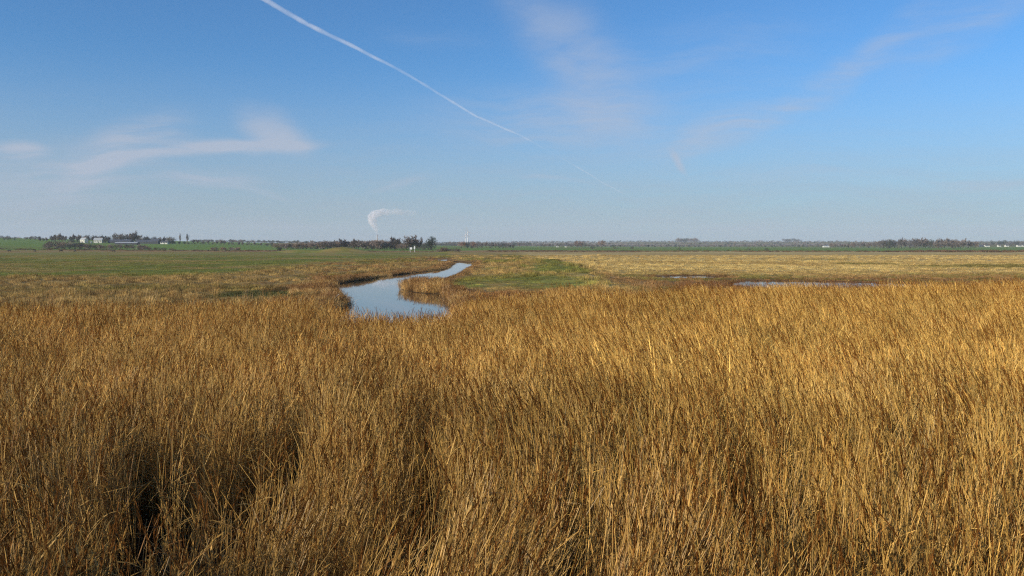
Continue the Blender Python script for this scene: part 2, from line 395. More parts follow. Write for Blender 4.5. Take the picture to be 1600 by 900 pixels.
n2 = t.noise(1.0, 8, .62, mp.outputs[0]); v = t.math('MULTIPLY', v, t.math('MULTIPLY_ADD', n2, 1.6, .2))
cc = t.n('ShaderNodeCombineXYZ'); [t.l(v, cc.inputs[q]) for q in range(3)]
bmp = t.n('ShaderNodeBump'); bmp.inputs['Strength'].default_value = .7; bmp.inputs['Distance'].default_value = .12; t.l(n, bmp.inputs['Height'])
me.materials.append(t.surf(t.princ(t.mixrgb(1.0, a.outputs['Color'], cc.outputs[0], 'MULTIPLY'), .95, .1, bmp.outputs[0])))
ground = link(bpy.data.objects.new('ground', me)); tag(ground, 'flat marsh meadow with green and straw coloured grass', kind='structure')

# water sheets, lying inside the carved beds
t = MT('still_water'); geo = t.n('ShaderNodeNewGeometry')
mp = t.n('ShaderNodeMapping'); t.l(geo.outputs['Position'], mp.inputs[0]); mp.inputs['Scale'].default_value = (1, .35, 1)
bmp = t.n('ShaderNodeBump'); bmp.inputs['Strength'].default_value = .12; bmp.inputs['Distance'].default_value = .02; t.l(t.noise(3.0, 3, .5, mp.outputs[0]), bmp.inputs['Height'])
pr = t.princ((.035, .035, .028), .02, .5, bmp.outputs[0]); M_WATER = t.surf(pr)
def water(name, P, z, label, grow=1.0):
    c = P.mean(0)
    x0, x1, y0, y1 = P[:, 0].min()-grow, P[:, 0].max()+grow, P[:, 1].min()-grow, P[:, 1].max()+grow
    mb = MB(); mb.add([(x0, y0, z), (x1, y0, z), (x1, y1, z), (x0, y1, z)], [(0, 1, 2, 3)])
    return tag(mb.obj(name, M_WATER), label, kind='structure')
water('stream_water', STREAM, WZ, 'still pale blue stream winding through the marsh')
water('far_stream_water', FARP, WZ, 'far bend of the stream, a small pale patch of water')
water('pool_water', POOL, PZ, 'shallow flooded pool behind the reeds on the right', 0.0)
water('far_pool_water', POOL2, PZ, 'thin sliver of flood water in the straw coloured field', 0.0)

# ------------------------------------------------------------------ scattering of uncountable plants
def collection_of(name, meshes):
    c = bpy.data.collections.new(name)
    for q, m in enumerate(meshes):
        o = bpy.data.objects.new('%s_%02d' % (name, q), m); c.objects.link(o)
    return c
def scatter(name, label, P, rot, scl, idx, tint, coll):
    me = bpy.data.meshes.new(name); n = len(P); me.vertices.add(n); me.vertices.foreach_set('co', P.astype(np.float32).ravel())
    def attr(nm, ty, dat, key):
        a = me.attributes.new(nm, ty, 'POINT'); a.data.foreach_set(key, dat)
    attr('rot', 'FLOAT_VECTOR', rot.astype(np.float32).ravel(), 'vector'); attr('scl', 'FLOAT_VECTOR', scl.astype(np.float32).ravel(), 'vector')
    attr('idx', 'INT', idx.astype(np.int32), 'value'); attr('tint', 'FLOAT_VECTOR', tint.astype(np.float32).ravel(), 'vector')
    o = link(bpy.data.objects.new(name, me)); tag(o, label, kind='stuff')
    g = bpy.data.node_groups.new(name, 'GeometryNodeTree')
    g.interface.new_socket('Geometry', in_out='INPUT', socket_type='NodeSocketGeometry'); g.interface.new_socket('Geometry', in_out='OUTPUT', socket_type='NodeSocketGeometry')
    gi, go = g.nodes.new('NodeGroupInput'), g.nodes.new('NodeGroupOutput')
    ci = g.nodes.new('GeometryNodeCollectionInfo'); ci.inputs['Collection'].default_value = coll
    ci.inputs['Separate Children'].default_value = True; ci.inputs['Reset Children'].default_value = True
    ip = g.nodes.new('GeometryNodeInstanceOnPoints'); ip.inputs['Pick Instance'].default_value = True
    def na(nm, ty):
        x = g.nodes.new('GeometryNodeInputNamedAttribute'); x.data_type = ty; x.inputs['Name'].default_value = nm; return x.outputs['Attribute']
    er = g.nodes.new('FunctionNodeEulerToRotation')
    lk = g.links.new
    lk(na('rot', 'FLOAT_VECTOR'), er.inputs[0]); lk(er.outputs[0], ip.inputs['Rotation']); lk(na('scl', 'FLOAT_VECTOR'), ip.inputs['Scale'])
    lk(na('idx', 'INT'), ip.inputs['Instance Index']); lk(gi.outputs[0], ip.inputs['Points']); lk(ci.outputs[0], ip.inputs['Instance'])
    lk(ip.outputs[0], go.inputs[0])
    md = o.modifiers.new('scatter', 'NODES'); md.node_group = g
    return o

def reed_tuft(seed, stems=46, h=(1.65, 2.35), R=.40, plume=.42, leafy=3.0, lean=.10, thin=1.0, dark=.26, stemr=1.0, kink=.03):
    rnd = random.Random(seed); mb = MB()
    for s in range(stems):
        a = rnd.random()*6.283; rr = R*math.sqrt(rnd.random()); x, y = rr*math.cos(a), rr*math.sin(a)
        hh = rnd.uniform(*h)*(.72 if rnd.random() < .22 else 1); la = rnd.random()*6.283; l = lean*hh*abs(rnd.gauss(0, 1))+.02
        if rnd.random() < .10: l *= 3.2
        lx, ly = l*math.cos(la), l*math.sin(la); bend = rnd.uniform(1.3, 2.4)
        bx, by = rnd.gauss(0, .05), rnd.gauss(0, .05)
        kt = rnd.uniform(.45, .85) if rnd.random() < kink else 9; ka, kd = rnd.random()*6.283, rnd.uniform(-.6, .5)
        def pos(t):
            if t > kt:
                b_ = pos0(kt); u_ = (t-kt)*hh; return b_+Vector((math.cos(ka)*u_*.9, math.sin(ka)*u_*.9, kd*u_))
            return pos0(t)
        def pos0(t): return Vector((x+lx*t**bend+bx*math.sin(3.1*t), y+ly*t**bend+by*math.sin(3.1*t), hh*t*(1-.05*l)))
        g = rnd.uniform(.62, 1.25); wv = rnd.random()
        col = (g*(1.0+.06*wv), g*(.84+.14*wv), g*(.50+.36*wv)) if rnd.random() < .85 else (g*.66, g*.46, g*.30)
        r0 = rnd.uniform(.0026, .0040)*thin*stemr
        mb.tube([pos(t/5) for t in range(6)], [r0, r0, r0*.95, r0*.85, r0*.7, r0*.45], 3, col, 0)
        for q in range(int(rnd.random()*leafy*2)):
            t0 = rnd.uniform(.2, .96); p = pos(t0); la2 = rnd.random()*6.283; dx, dy = math.cos(la2), math.sin(la2)
            ln = rnd.uniform(.16, .40); up = rnd.choice((rnd.uniform(-.3, .9), rnd.uniform(.9, 2.2))); dr = rnd.uniform(.1, .7)
            pts = [p+Vector((dx*ln*u*(.9), dy*ln*u*.9, ln*(up*u-dr*u*u))) for u in (0, .35, .7, 1)]
            g2 = g*rnd.uniform(.8, 1.3); wv = rnd.random()
            lc = (g2*1.02, g2*(.84+.1*wv), g2*(.52+.28*wv)) if rnd.random() < .75 else (g2*.62, g2*.42, g2*.26)
            tw = Vector((-dy, dx, rnd.uniform(-.8, .8))).normalized()
            mb.blade(pts, (rnd.uniform(.004, .010) if rnd.random() < .93 else rnd.uniform(.014, .022))*thin, tw, lc, 1)
        if rnd.random() < plume and hh > h[0]*.9:
            top = pos(1); tdir = (pos(1)-pos(.85)).normalized()
            dk = rnd.random() < dark
            if dk: pc = (.34, .20, .125); pl = rnd.uniform(.26, .42); nq, wd = 22, .009
            else: k = rnd.uniform(.75, 1.15); pc = (k*.92, k*.78, k*.58); pl = rnd.uniform(.14, .24); nq, wd = 12, .007
            side = Vector((-1, rnd.gauss(0, .35), 0)).normalized()
            for q in range(nq):
                u = q/nq; b = top-tdir*(.10)+tdir*(pl*u)+side*(.30*u*u*pl)
                aa = rnd.random()*6.283; sp = .030*(1-u*.75); e = b+tdir*rnd.uniform(.05, .10)+Vector((math.cos(aa)*sp, math.sin(aa)*sp, -.01))+side*.03
                kk = rnd.uniform(.7, 1.25)
                mb.blade([b, (b+e)/2+Vector((0, 0, .006)), e], wd*thin**.5, Vector((math.sin(aa), -math.cos(aa), .3)).normalized(), tuple(c*kk for c in pc), 2)
    return mb.mesh('reeds', [M_STEM, M_LEAF, M_PLUME])
def grass_tuft(seed, blades=90, h=.35, R=.55, w=.012, droop=.8):
    rnd = random.Random(seed); mb = MB()
    for s in range(blades):
        a = rnd.random()*6.283; rr = R*rnd.random()**.8; x, y = rr*math.cos(a), rr*math.sin(a); hh = h*rnd.uniform(.45, 1.15)*(1-.45*(rr/R)**2)
        la = rnd.random()*6.283; l = hh*rnd.uniform(.1, droop); dx, dy = math.cos(la), math.sin(la); g = rnd.uniform(.65, 1.35)
        pts = [Vector((x+dx*l*u*u, y+dy*l*u*u, hh*(u-.25*droop*u*u*u))) for u in (-.1, .4, .75, 1)]
        mb.blade(pts, w*rnd.uniform(.6, 1.4), Vector((-dy, dx, 0)), (g, g, g*rnd.uniform(.8, 1.1)), 0)
    return mb.mesh('grass', [M_GRASS])

REEDS = collection_of('reed_tuft', [reed_tuft(100+i, stems=72 if i < 12 else 56) for i in range(16)])
NEAR = collection_of('near_reed_tuft', [reed_tuft(200+i, stems=23, h=(1.6, 2.4), R=.17, plume=.45, leafy=2.7, lean=.09, thin=1.0, dark=.45, stemr=1.15, kink=.09) for i in range(16)])
THIN = collection_of('thin_reed_tuft', [reed_tuft(300+i, stems=15, h=(1.3, 2.3), R=.5, plume=.6, leafy=2, thin=1.3, dark=.4) for i in range(8)])
BANK = collection_of('bank_reed_tuft', [reed_tuft(400+i, stems=42, h=(.7, 1.12), R=.42, plume=.35, leafy=2.2, lean=.16, thin=2.0, dark=.3) for i in range(8)])
LITTER = collection_of('litter_tuft', [grass_tuft(700+i, 70, .42, .5, .012, 2.2) for i in range(5)])
ROUGH = collection_of('rough_grass_tuft', [grass_tuft(500+i, 110, .34, .6, .022, .9) for i in range(8)])
SHORT = collection_of('short_grass_tuft', [grass_tuft(600+i, 90, .15, .9, .035, 1.2) for i in range(6)])

def jitter_grid(x0, x1, y0, y1, s):
    X, Y = np.meshgrid(np.arange(x0, x1, s), np.arange(y0, y1, s)); X = X.ravel(); Y = Y.ravel()
    return X+rng.uniform(-.5, .5, X.shape)*s*1.1, Y+rng.uniform(-.5, .5, X.shape)*s*1.1
def pxof(x, y): return 800+F*x/np.maximum(y, .5)

# ---- the tall reed bed
x, y = jitter_grid(-46, 50, 3.6, 54, .47)
r = np.hypot(x, y); px = pxof(x, y)
ed = EDGE(px)+(fbm(x/4, y/4, 3, 5)-.5)*5
keep = (y < ed) & (np.abs(x) < 8+y*1.0) & (y > 3.9+.5*fbm(x/2, y*0, 2, 6))
# gaps where the bed is broken open in front
def gap(cx, cy, a, b): return np.hypot((x-cx)/a, (y-cy)/b) < 1+(fbm(x*1.5, y*1.5, 2, 77)-.5)*.8
def top_at(px_, py_, z=1.0):
    d = (H-z)*F/(py_-HZ); return (px_-800)/F*d, d
gaps = np.zeros(len(x), bool)
GAPS = ((355, 800, .8, 2.6), (270, 845, .62, 2.4), (150, 855, .5, 2.6), (215, 820, .3, 2), (20, 830, .4, 1.6), (1330, 860, .42, 2.2), (1105, 830, .36, 1.9), (745, 840, .3, 1.3), (690, 750, .3, 1.4), (960, 820, .25, 1.3), (1180, 800, .3, 1.8), (1240, 850, .25, 1.8), (1560, 870, .3, 1.8), (1440, 800, .2, 1.2), (560, 860, .3, 1.6), (640, 820, .25, 1.5), (860, 870, .3, 1.6))
for (gx, gy, ga, gb) in GAPS:
    cx, cyy = top_at(gx, gy, 1.1); gaps |= gap(cx, cyy, ga, gb)
keep &= ~(gaps & (rng.random(len(x)) < .85))
x, y, px = x[keep], y[keep], px[keep]; 
nx, ny = jitter_grid(-17, 17, 3.8, 16, .265); nk = (np.abs(nx) < 6+ny*.85) & (ny < 14.5+1.2*rng.random(len(nx)))
nd = fbm(nx/.75, ny/1.1, 2, 91)*.6+fbm(nx/2.4, ny/3, 2, 92)*.4; nk &= (nd > .475+.025*ss(-1, 3, nx)-.15*ss(9.5, 14.5, ny)) | (rng.random(len(nx)) < .12)
gx_, gy_ = x, y; x, y = nx, ny; ng = np.zeros(len(x), bool)
for (gx, gy, ga, gb) in GAPS:
    cx, cyy = top_at(gx, gy, 1.1); ng |= gap(cx, cyy, ga*.9, gb*.9)
nk &= ~(ng & (rng.random(len(nx)) < .92)); x, y = gx_, gy_
fk = y > 14.3+1.2*rng.random(len(y)); nfar = fk.sum()
x = np.concatenate([x[fk], nx[nk]]); y = np.concatenate([y[fk], ny[nk]]); px = pxof(x, y); isn = np.arange(len(x)) >= nfar
n = len(x); z = terrain(x, y)-.03
rx = ss(500, 1150, px)                                   # 0 left, 1 right
hn = fbm(x/3.2, y/4.5, 3, 11); hb = fbm(x/9, y/11, 2, 12)
sc = (.74+.30*hn+.22*hb)*(.97+.09*rx)
sc *= 1-.12*np.exp(-((px-600)/110)**2)*ss(20, 30, y)
sc *= 1-.28*np.exp(-((px-330)/150)**2)*(1-ss(6.5, 9.5, y))
tx = .05-.24*rx*ss(9, 20, y)+(fbm(x/3, y/3, 2, 14)-.5)*.42+(fbm(x/.9, y/1.2, 2, 16)-.5)*.35*(1-ss(9, 20, y))        # lean along x
tx += .18*(1-ss(6, 11, y))
ty = (fbm(x/3, y/3, 2, 15)-.5)*.40-.02
rot = np.column_stack([-ty+rng.normal(0, .05, n), tx+rng.normal(0, .05, n), rng.uniform(-.5, .5, n)+math.pi*2*rng.random(n)])
# tilt has to act after the spin: build world rotation matrices
def eul(tx, ty, spin):
    out = np.empty((len(tx), 3))
    for q in range(len(tx)):
        m = Matrix.Rotation(tx[q], 3, 'Y') @ Matrix.Rotation(ty[q], 3, 'X') @ Matrix.Rotation(spin[q], 3, 'Z')
        e = m.to_euler(); out[q] = (e.x, e.y, e.z)
    return out
rot = eul(tx+rng.normal(0, .045, n), -ty+rng.normal(0, .045, n), np.where(rx > rng.random(n)*.6, rng.uniform(-.6, .6, n), rng.random(n)*6.283))
tn = fbm(x/5, y/6, 3, 21); t2 = fbm(x/1.6, y/2, 2, 22)
base = mixc_(np.broadcast_to(np.array([.70, .50, .195]), (n, 3)), np.array([.86, .62, .21]), np.clip(rx*.8+.35*(tn-.5)+.1, 0, 1))  # brighter gold on the right; shadow on the left painted into the tint
base = mixc_(base, np.array([.58, .37, .14]), ss(.5, .75, tn*.5+t2*.5)*.6)
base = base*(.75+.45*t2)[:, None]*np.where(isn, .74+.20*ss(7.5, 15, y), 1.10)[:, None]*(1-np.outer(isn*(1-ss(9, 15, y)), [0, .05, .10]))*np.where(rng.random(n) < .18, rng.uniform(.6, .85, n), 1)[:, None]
scl = np.column_stack([rng.uniform(.9, 1.1, n), rng.uniform(.9, 1.1, n), sc*rng.uniform(.93, 1.07, n)]); idx = rng.integers(0, 16, n)
for nm, lab, m, coll in (('reed_bed', 'dense tall bed of dry golden reeds beyond the nearest stems', ~isn, REEDS), ('near_reed_bed', 'tall parted stems of the nearest dry reeds with dark gaps between', isn, NEAR)):
    scatter(nm, lab, np.column_stack([x, y, z])[m], rot[m], scl[m], idx[m], base[m], coll)
print('reed tufts', n)
# fallen leaves and broken stems low in the bed
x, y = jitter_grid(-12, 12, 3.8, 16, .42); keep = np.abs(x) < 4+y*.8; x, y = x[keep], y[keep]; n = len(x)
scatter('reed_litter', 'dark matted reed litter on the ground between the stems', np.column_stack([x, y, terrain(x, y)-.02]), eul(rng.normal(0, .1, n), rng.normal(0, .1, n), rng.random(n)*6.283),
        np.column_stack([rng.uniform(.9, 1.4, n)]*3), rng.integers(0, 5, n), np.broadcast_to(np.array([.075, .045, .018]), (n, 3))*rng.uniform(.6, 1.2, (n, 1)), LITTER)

# ---- thin reeds standing at the edge and in the water
x, y = jitter_grid(-45, 75, 28, 92, 1.0); px = pxof(x, y); e = EDGE(px)
d = y-e; s1 = sdf(x, y, STREAM); s2 = sdf(x, y, POOL)
pr = np.where(d < 0, 0, np.exp(-d/np.where(px < 480, 12., 6.)))*(.35+.65*ss(.4, .6, fbm(x/5, y/5, 2, 36)))
pr = np.where((px > 480) & (px < 740), np.where((d > 0) & (d < 24), .75*np.exp(-d/11), 0), pr)
rightp = ss(960, 1080, px)*(d > 0)*(1-ss(72, 98, y)); pr = np.maximum(pr, rightp*(.7+.3*ss(.42, .62, fbm(x/6, y/4, 2, 33))))
keep = (rng.random(len(x)) < pr*(1-.9*np.exp(-((px-415)/80)**2-((y-77)/9)**2))) & ((s2 > -8) | (rng.random(len(x)) < .5)) & (y > 30)
x, y, px = x[keep], y[keep], px[keep]; n = len(x); rr_ = ss(960, 1100, px)
hs = np.where(rr_ > .5, .78-.20*ss(50, 75, y)+.1*(fbm(x/3, y/3, 2, 34)-.5), .72)*rng.uniform(.85, 1.15, n)
hs = hs*np.where((px > 480) & (px < 740), .8, 1)
tint = mixc_(np.broadcast_to(np.array([.56, .36, .14]), (n, 3)), np.array([.25, .12, .055]), rr_)*rng.uniform(.7, 1.2, (n, 1))
scatter('edge_reeds', 'sparse rusty reeds standing along the water beyond the main bed', np.column_stack([x, y, terrain(x, y)-.05]),
        eul(-.08*rr_+rng.normal(0, .08, n), rng.normal(0, .08, n), rng.random(n)*6.283), np.column_stack([np.ones(n), np.ones(n), hs]), rng.integers(0, 8, n), tint, THIN)
print('edge', n)

# ---- short dense reeds along the stream banks
x, y = jitter_grid(-60, 25, 45, 240, .62); s = np.minimum(sdf(x, y, STREAM), sdf(x, y, FARP)); px = pxof(x, y); py = HZ+F*H/y
w = .3+2.0*fbm(x/5, y/7, 2, 44)
spit = (px > 625) & (px < 715) & (py > 444) & (py < 470)
right = (px > 700)&(px < 830)&(py > 395)&(py < 440)
w = w+np.where((px < 560) & (py > 436) & (py < 480), 3.2*ss(.4, .6, fbm(x/3, y/4, 2, 47)), 0)
keep = (s > -.12) & ((s < w) | ((spit) & (s < 2.6))) & (y > EDGE(px)+1)
x, y, px, py = x[keep], y[keep], px[keep], py[keep]; n = len(x)
hs = (.62+.45*fbm(x/4, y/4, 2, 45))*np.where((px > 625) & (px < 705) & (py > 444), 1.0, .68)*rng.uniform(.8, 1.2, n)*(1-.25*ss(100, 160, y))*np.where((px > 640) & (py < 438), .6, 1)
tint = mixc_(np.broadcast_to(np.array([.66, .47, .21]), (n, 3)), np.array([.46, .29, .13]), ss(.35, .65, fbm(x/5, y/6, 2, 46)))*rng.uniform(.75, 1.2, (n, 1))
scatter('bank_reeds', 'rusty brown reeds fringing the banks of the stream', np.column_stack([x, y, terrain(x, y)-.05]), eul(rng.normal(0, .1, n), rng.normal(0, .1, n), rng.random(n)*6.283),
        np.column_stack([np.ones(n)*1.15, np.ones(n)*1.15, hs]), rng.integers(0, 8, n), tint, BANK)
print('bank', n)

# ---- rough tussocks and short grass over the meadows
def water_free(x, y): return np.minimum(np.minimum(sdf(x, y, STREAM), sdf(x, y, FARP)), np.minimum(sdf(x, y, POOL), sdf(x, y, POOL2))) > .3
parts = []
for (y0, y1, s) in ((34, 90, .85), (90, 150, 1.25), (150, 260, 2.2), (260, 420, 4.2)):
    x, y = jitter_grid(-y1*.85, y1*.85, y0, y1, s); keep = (np.abs(x) < 12+y*.72) & water_free(x, y) & (y > EDGE(pxof(x, y))-2); parts.append((x[keep], y[keep], np.full(keep.sum(), s)))
x, y, s_ = (np.concatenate([p[q] for p in parts]) for q in range(3)); n = len(x); px = pxof(x, y); py = HZ+F*H/y
bound = np.interp(px, [-400, 0, 300, 430, 560, 640, 700], [436, 434, 428, 420, 411, 405, 401])
isr = (py > bound-3+(fbm(x/14, y/22, 3, 40)-.5)*8) | (px > 700)
gcol = ground_colour(x, y)
green = gcol[:, 1] > gcol[:, 0]*.95
tall = isr & ~green & (rng.random(n) < .8)
cl = fbm(x/5, y/6, 2, 48)
tcol = gcol*(np.where(px > 950, .95, .75)[:, None]+np.where(px > 950, .6, 1.0)[:, None]*rng.random((n, 1)))*(1+.15*np.array([1, .7, .4]))
for nm, lab, m, coll, k in (('rough_grass', 'rough straw coloured tussock grass on the marsh', tall, ROUGH, 8), ('short_grass', 'short green and olive meadow grass', ~tall, SHORT, 6)):
    q = m; c = int(q.sum()); sz = np.where(s_[q] > 1.3, np.minimum(s_[q]*.8, 2.4), 1)
    hs = sz**.35*np.where(px[q] > 950, .7+.5*cl[q], .35+1.7*ss(.3, .75, cl[q]))*rng.uniform(.7, 1.3, c)
    if nm == 'short_grass': hs = sz**.35*rng.uniform(.5, 1.0, c)*np.where((px[q] > 320) & (px[q] < 510) & (y[q] < 90), 2.2, 1)
    scatter(nm, lab, np.column_stack([x[q], y[q], terrain(x[q], y[q])-.02]), np.column_stack([np.zeros(c), np.zeros(c), rng.random(c)*6.283]),
            np.column_stack([sz, sz, hs]), rng.integers(0, k, c), tcol[q], coll)
    print(nm, c)

# ------------------------------------------------------------------ trees and bushes
def bare_tree(seed, h=1.0, spread=.5, density=1.0, trunk_h=.22, upright=0.0, wcol=(.18, .145, .13), tw=.012):
    """unit-height bare tree: returns (trunk mesh, crown mesh)"""
    rnd = random.Random(seed); T, C = MB(), MB(); bark = (.10, .085, .07)
    def limb(p, d, ln, r, lvl):
        pts = [p]; dd = d.copy()
        for q in range(3):
            dd = (dd+Vector((rnd.gauss(0, .13), rnd.gauss(0, .13), .05+.12*upright))).normalized(); pts.append(pts[-1]+dd*ln/3)
        (T if lvl <= 1 else C).tube(pts, [r, r*.85, r*.7, r*.5], 5 if lvl == 0 else 3, bark if lvl <= 1 else tuple(c*rnd.uniform(.7, 1.2) for c in wcol))
        if lvl >= 3:
            for q in range(int(5*density)):
                b = pts[rnd.randint(1, 3)]; v = (dd+Vector((rnd.gauss(0, .7), rnd.gauss(0, .7), rnd.gauss(.15+.4*upright, .45)))).normalized()
                e = b+v*rnd.uniform(.05, .11); sd = v.cross(Vector((rnd.random(), rnd.random(), rnd.random()))).normalized(); k = rnd.uniform(.7, 1.35)
                C.blade([b, (b+e)/2, e], tw, sd, tuple(c*k for c in wcol))
            return
        nb = (5, 4, 3, 3)[lvl]
        for q in range(nb):
            t = rnd.uniform(.45, 1.0); b = pts[int(t*3)]; aa = rnd.random()*6.283; s = spread*(1-.6*upright)
            v = (dd*rnd.uniform(.5, 1.0)+Vector((math.cos(aa)*s*1.5, math.sin(aa)*s*1.5, .35+.5*upright))).normalized()
            limb(b, v, ln*rnd.uniform(.6, .85), r*.55, lvl+1)
        limb(pts[-1], dd, ln*.75, r*.6, lvl+1)
    limb(Vector((0, 0, -.02)), Vector((0, 0, 1)), trunk_h+.06, .022, 0)
    zz = float(np.percentile([v[2] for v in C.v], 96))
    for B in (T, C): B.v = [(v[0]/zz, v[1]/zz, v[2]/zz) for v in B.v]
    return T.mesh('trunk', M_BARK), C.mesh('crown', M_TWIG)
def bush(seed, wcol=(.17, .115, .085), n=420, w=.75, tw=.02, leaf=False):
    rnd = random.Random(seed); T, C = MB(), MB()
    lob = [(rnd.uniform(-w*.6, w*.6), rnd.uniform(-w*.5, w*.5), rnd.uniform(.35, .7), rnd.uniform(.22, .38)) for q in range(7)]
    for q in range(9):
        a = rnd.random()*6.283; l = lob[q % 7]
        T.tube([(0+.1*math.cos(a), .1*math.sin(a), -.03), (l[0]*.5, l[1]*.5, l[2]*.45), (l[0], l[1], l[2])], [.018, .013, .006], 3, (.10, .085, .07))
    for q in range(n):
        l = lob[rnd.randint(0, 6)]; v = Vector((rnd.gauss(0, 1), rnd.gauss(0, 1), rnd.gauss(0, 1))).normalized()*l[3]*rnd.random()**.45
        b = Vector((l[0], l[1], l[2]))+v; b.z = max(b.z, .02); vv = (v.normalized()+Vector((rnd.gauss(0, .5), rnd.gauss(0, .5), rnd.gauss(.3, .4)))).normalized()
        k = rnd.uniform(.55, 1.45); e = b+vv*rnd.uniform(.06, .16)*(.6 if leaf else 1)
        C.blade([b, (b+e)/2, e], tw*(2.2 if leaf else 1), vv.cross(Vector((rnd.random(), rnd.random(), .3))).normalized(), tuple(c*k for c in wcol))
    zz = float(np.percentile([v[2] for v in C.v], 96))
    for B in (T, C): B.v = [(v[0]/zz, v[1]/zz, v[2]/zz) for v in B.v]
    return T.mesh('trunk', M_BARK), C.mesh('crown', M_EVER if leaf else M_TWIG)
KINDS = {
    'bare': [bare_tree(i, spread=.62, density=2.4, tw=.020) for i in range(5)],
    'round': [bare_tree(20+i, spread=.85, density=3.2, trunk_h=.16, wcol=(.16, .13, .115), tw=.020) for i in range(3)],
    'poplar': [bare_tree(40+i, spread=.3, upright=1.0, density=.9, tw=.016, wcol=(.30, .27, .26)) for i in range(2)],
    'brown': [bush(60+i, (.17, .125, .10), 900, .7, .028) for i in range(4)],
    'scrub': [bush(80+i, (.145, .10, .07), 1000, 1.2, .03) for i in range(4)],
    'rust': [bush(90+i, (.24, .13, .085), 700, .6, .03) for i in range(2)],
    'ever': [bush(100+i, (.035, .05, .035), 700, .5, leaf=True) for i in range(3)],
    'hedge': [bush(110+i, (.07, .075, .05), 600, 1.3, leaf=True) for i in range(3)],
    'grey': [bush(120+i, (.12, .105, .10), 800, .7, .026) for i in range(3)],
}
def tree(kind, px, d, hpx, label, group=None, wide=1.0, name=None, cat=None, zoff=0):
    """tree standing at distance d, hpx photo pixels tall"""
    x, y = (px-800)/F*d, d; hh = hpx/F*d
    nm = name or {'bare': 'bare_tree', 'round': 'bare_tree', 'poplar': 'poplar_tree', 'ever': 'evergreen_tree'}.get(kind, 'bush')
    r = empty(nm, (x, y, tz(x, y)-.1), random.random()*6.28); r.scale = (hh*wide, hh*wide, hh)
    tm, cm = random.choice(KINDS[kind])
    a = link(bpy.data.objects.new('trunk', tm)); a.parent = r; b = link(bpy.data.objects.new('crown', cm)); b.parent = r
    tag(r, label, cat or ('tree' if 'tree' in nm else 'bush'), group)
    return r
def row(kinds, px0, px1, step, d, top, base_h, label, group, dj=25, wide=1.0, **k):
    """line of trees whose tops reach photo row top(px)"""
    px = px0
    while px < px1:
        dd = d+random.uniform(-dj, dj); x = (px-800)/F*dd; zb = tz(x, dd)
        ytop = float(np.interp(px, top[0], top[1]))+random.uniform(-.3, 2.0)
        hpx = max(base_h, HZ-(zb-H)/dd*F-ytop) if True else base_h
        tree(random.choice(kinds), px, dd, hpx, label, group, wide*random.uniform(.85, 1.2), **k)
        px += step*random.uniform(.6, 1.4)
# left farm wood
row(['bare', 'bare', 'round'], 64, 178, 6.0, 1230, ([60, 90, 130, 180], [373, 367, 369, 369]), 5, 'bare grey tree in the row behind the two pale farm buildings', 'bare trees behind the farm', wide=.9)
row(['bare', 'grey'], 182, 272, 6.0, 1230, ([180, 200, 240, 270], [366, 367, 370, 371]), 4, 'thin bare tree behind the long dark barns', 'bare trees behind the dark barns', wide=.8)
row(['ever', 'hedge'], 0, 28, 7, 1300, ([-20, 30], [371, 371]), 4, 'dark bushy tree at the left edge above the green slope', 'dark bushes at the left edge', wide=.9)
row(['grey'], 42, 66, 7, 1400, ([40, 70], [371, 369]), 4, 'small grey bush on the skyline left of the farm', 'grey bushes on the skyline', wide=.8)
tree('round', 211, 1210, 15, 'broad domed bare tree, roundest one above the long dark barns', wide=1.15)
tree('poplar', 282, 1180, 15, 'tall slim feathery bare poplar, left one of the pair right of the farm', wide=.8)
tree('poplar', 293, 1180, 14, 'tall feathery bare poplar, right and wider one of the pair right of the farm', wide=1.2)
row(['ever', 'hedge'], 108, 128, 6, 1165, ([100, 130], [375, 375]), 4, 'dark evergreen bush left of the first pale farm building', 'evergreens at the farm')
row(['ever', 'hedge'], 157, 180, 6, 1165, ([150, 180], [373, 374]), 4, 'dark evergreen bush right of the second pale farm building', 'evergreens beside the second pale building')
row(['ever'], 266, 300, 6, 1150, ([260, 300], [376, 378]), 3, 'dark evergreen bush right of the low white cottage', 'evergreens right of the cottage')
row(['bare', 'grey'], 303, 440, 8, 1250, ([300, 440], [375, 379]), 3, 'small bare tree in the thin skyline row right of the farm', 'thin skyline row of trees')
row(['hedge', 'ever'], 300, 440, 8.5, 1240, ([300, 440], [379.5, 381]), 1.5, 'low dark hedge bush under the thin skyline row of trees', 'low dark hedge right of the farm', wide=1.5)
# scrub in front of the farm
row(['scrub', 'brown'], 78, 225, 8.5, 800, ([70, 90, 150, 225], [380, 377, 381, 382.5]), 5, 'brown scrub bush in the thicket below the farm', 'brown scrub thicket below the farm', wide=1.0)
row(['scrub'], 226, 272, 9, 800, ([220, 270], [384, 387]), 3, 'low dark scrub bush trailing off right of the thicket', 'low scrub right of the thicket', wide=1.4)
row(['rust', 'brown'], 332, 374, 7, 780, ([330, 370], [386, 386.5]), 3, 'low rusty bush in the small clump on the meadow', 'small rusty clump on the meadow', wide=1.2)
tree('ever', 438, 700, 8, 'single small dark bush left of the grassy mound', wide=1.0, name='bush')
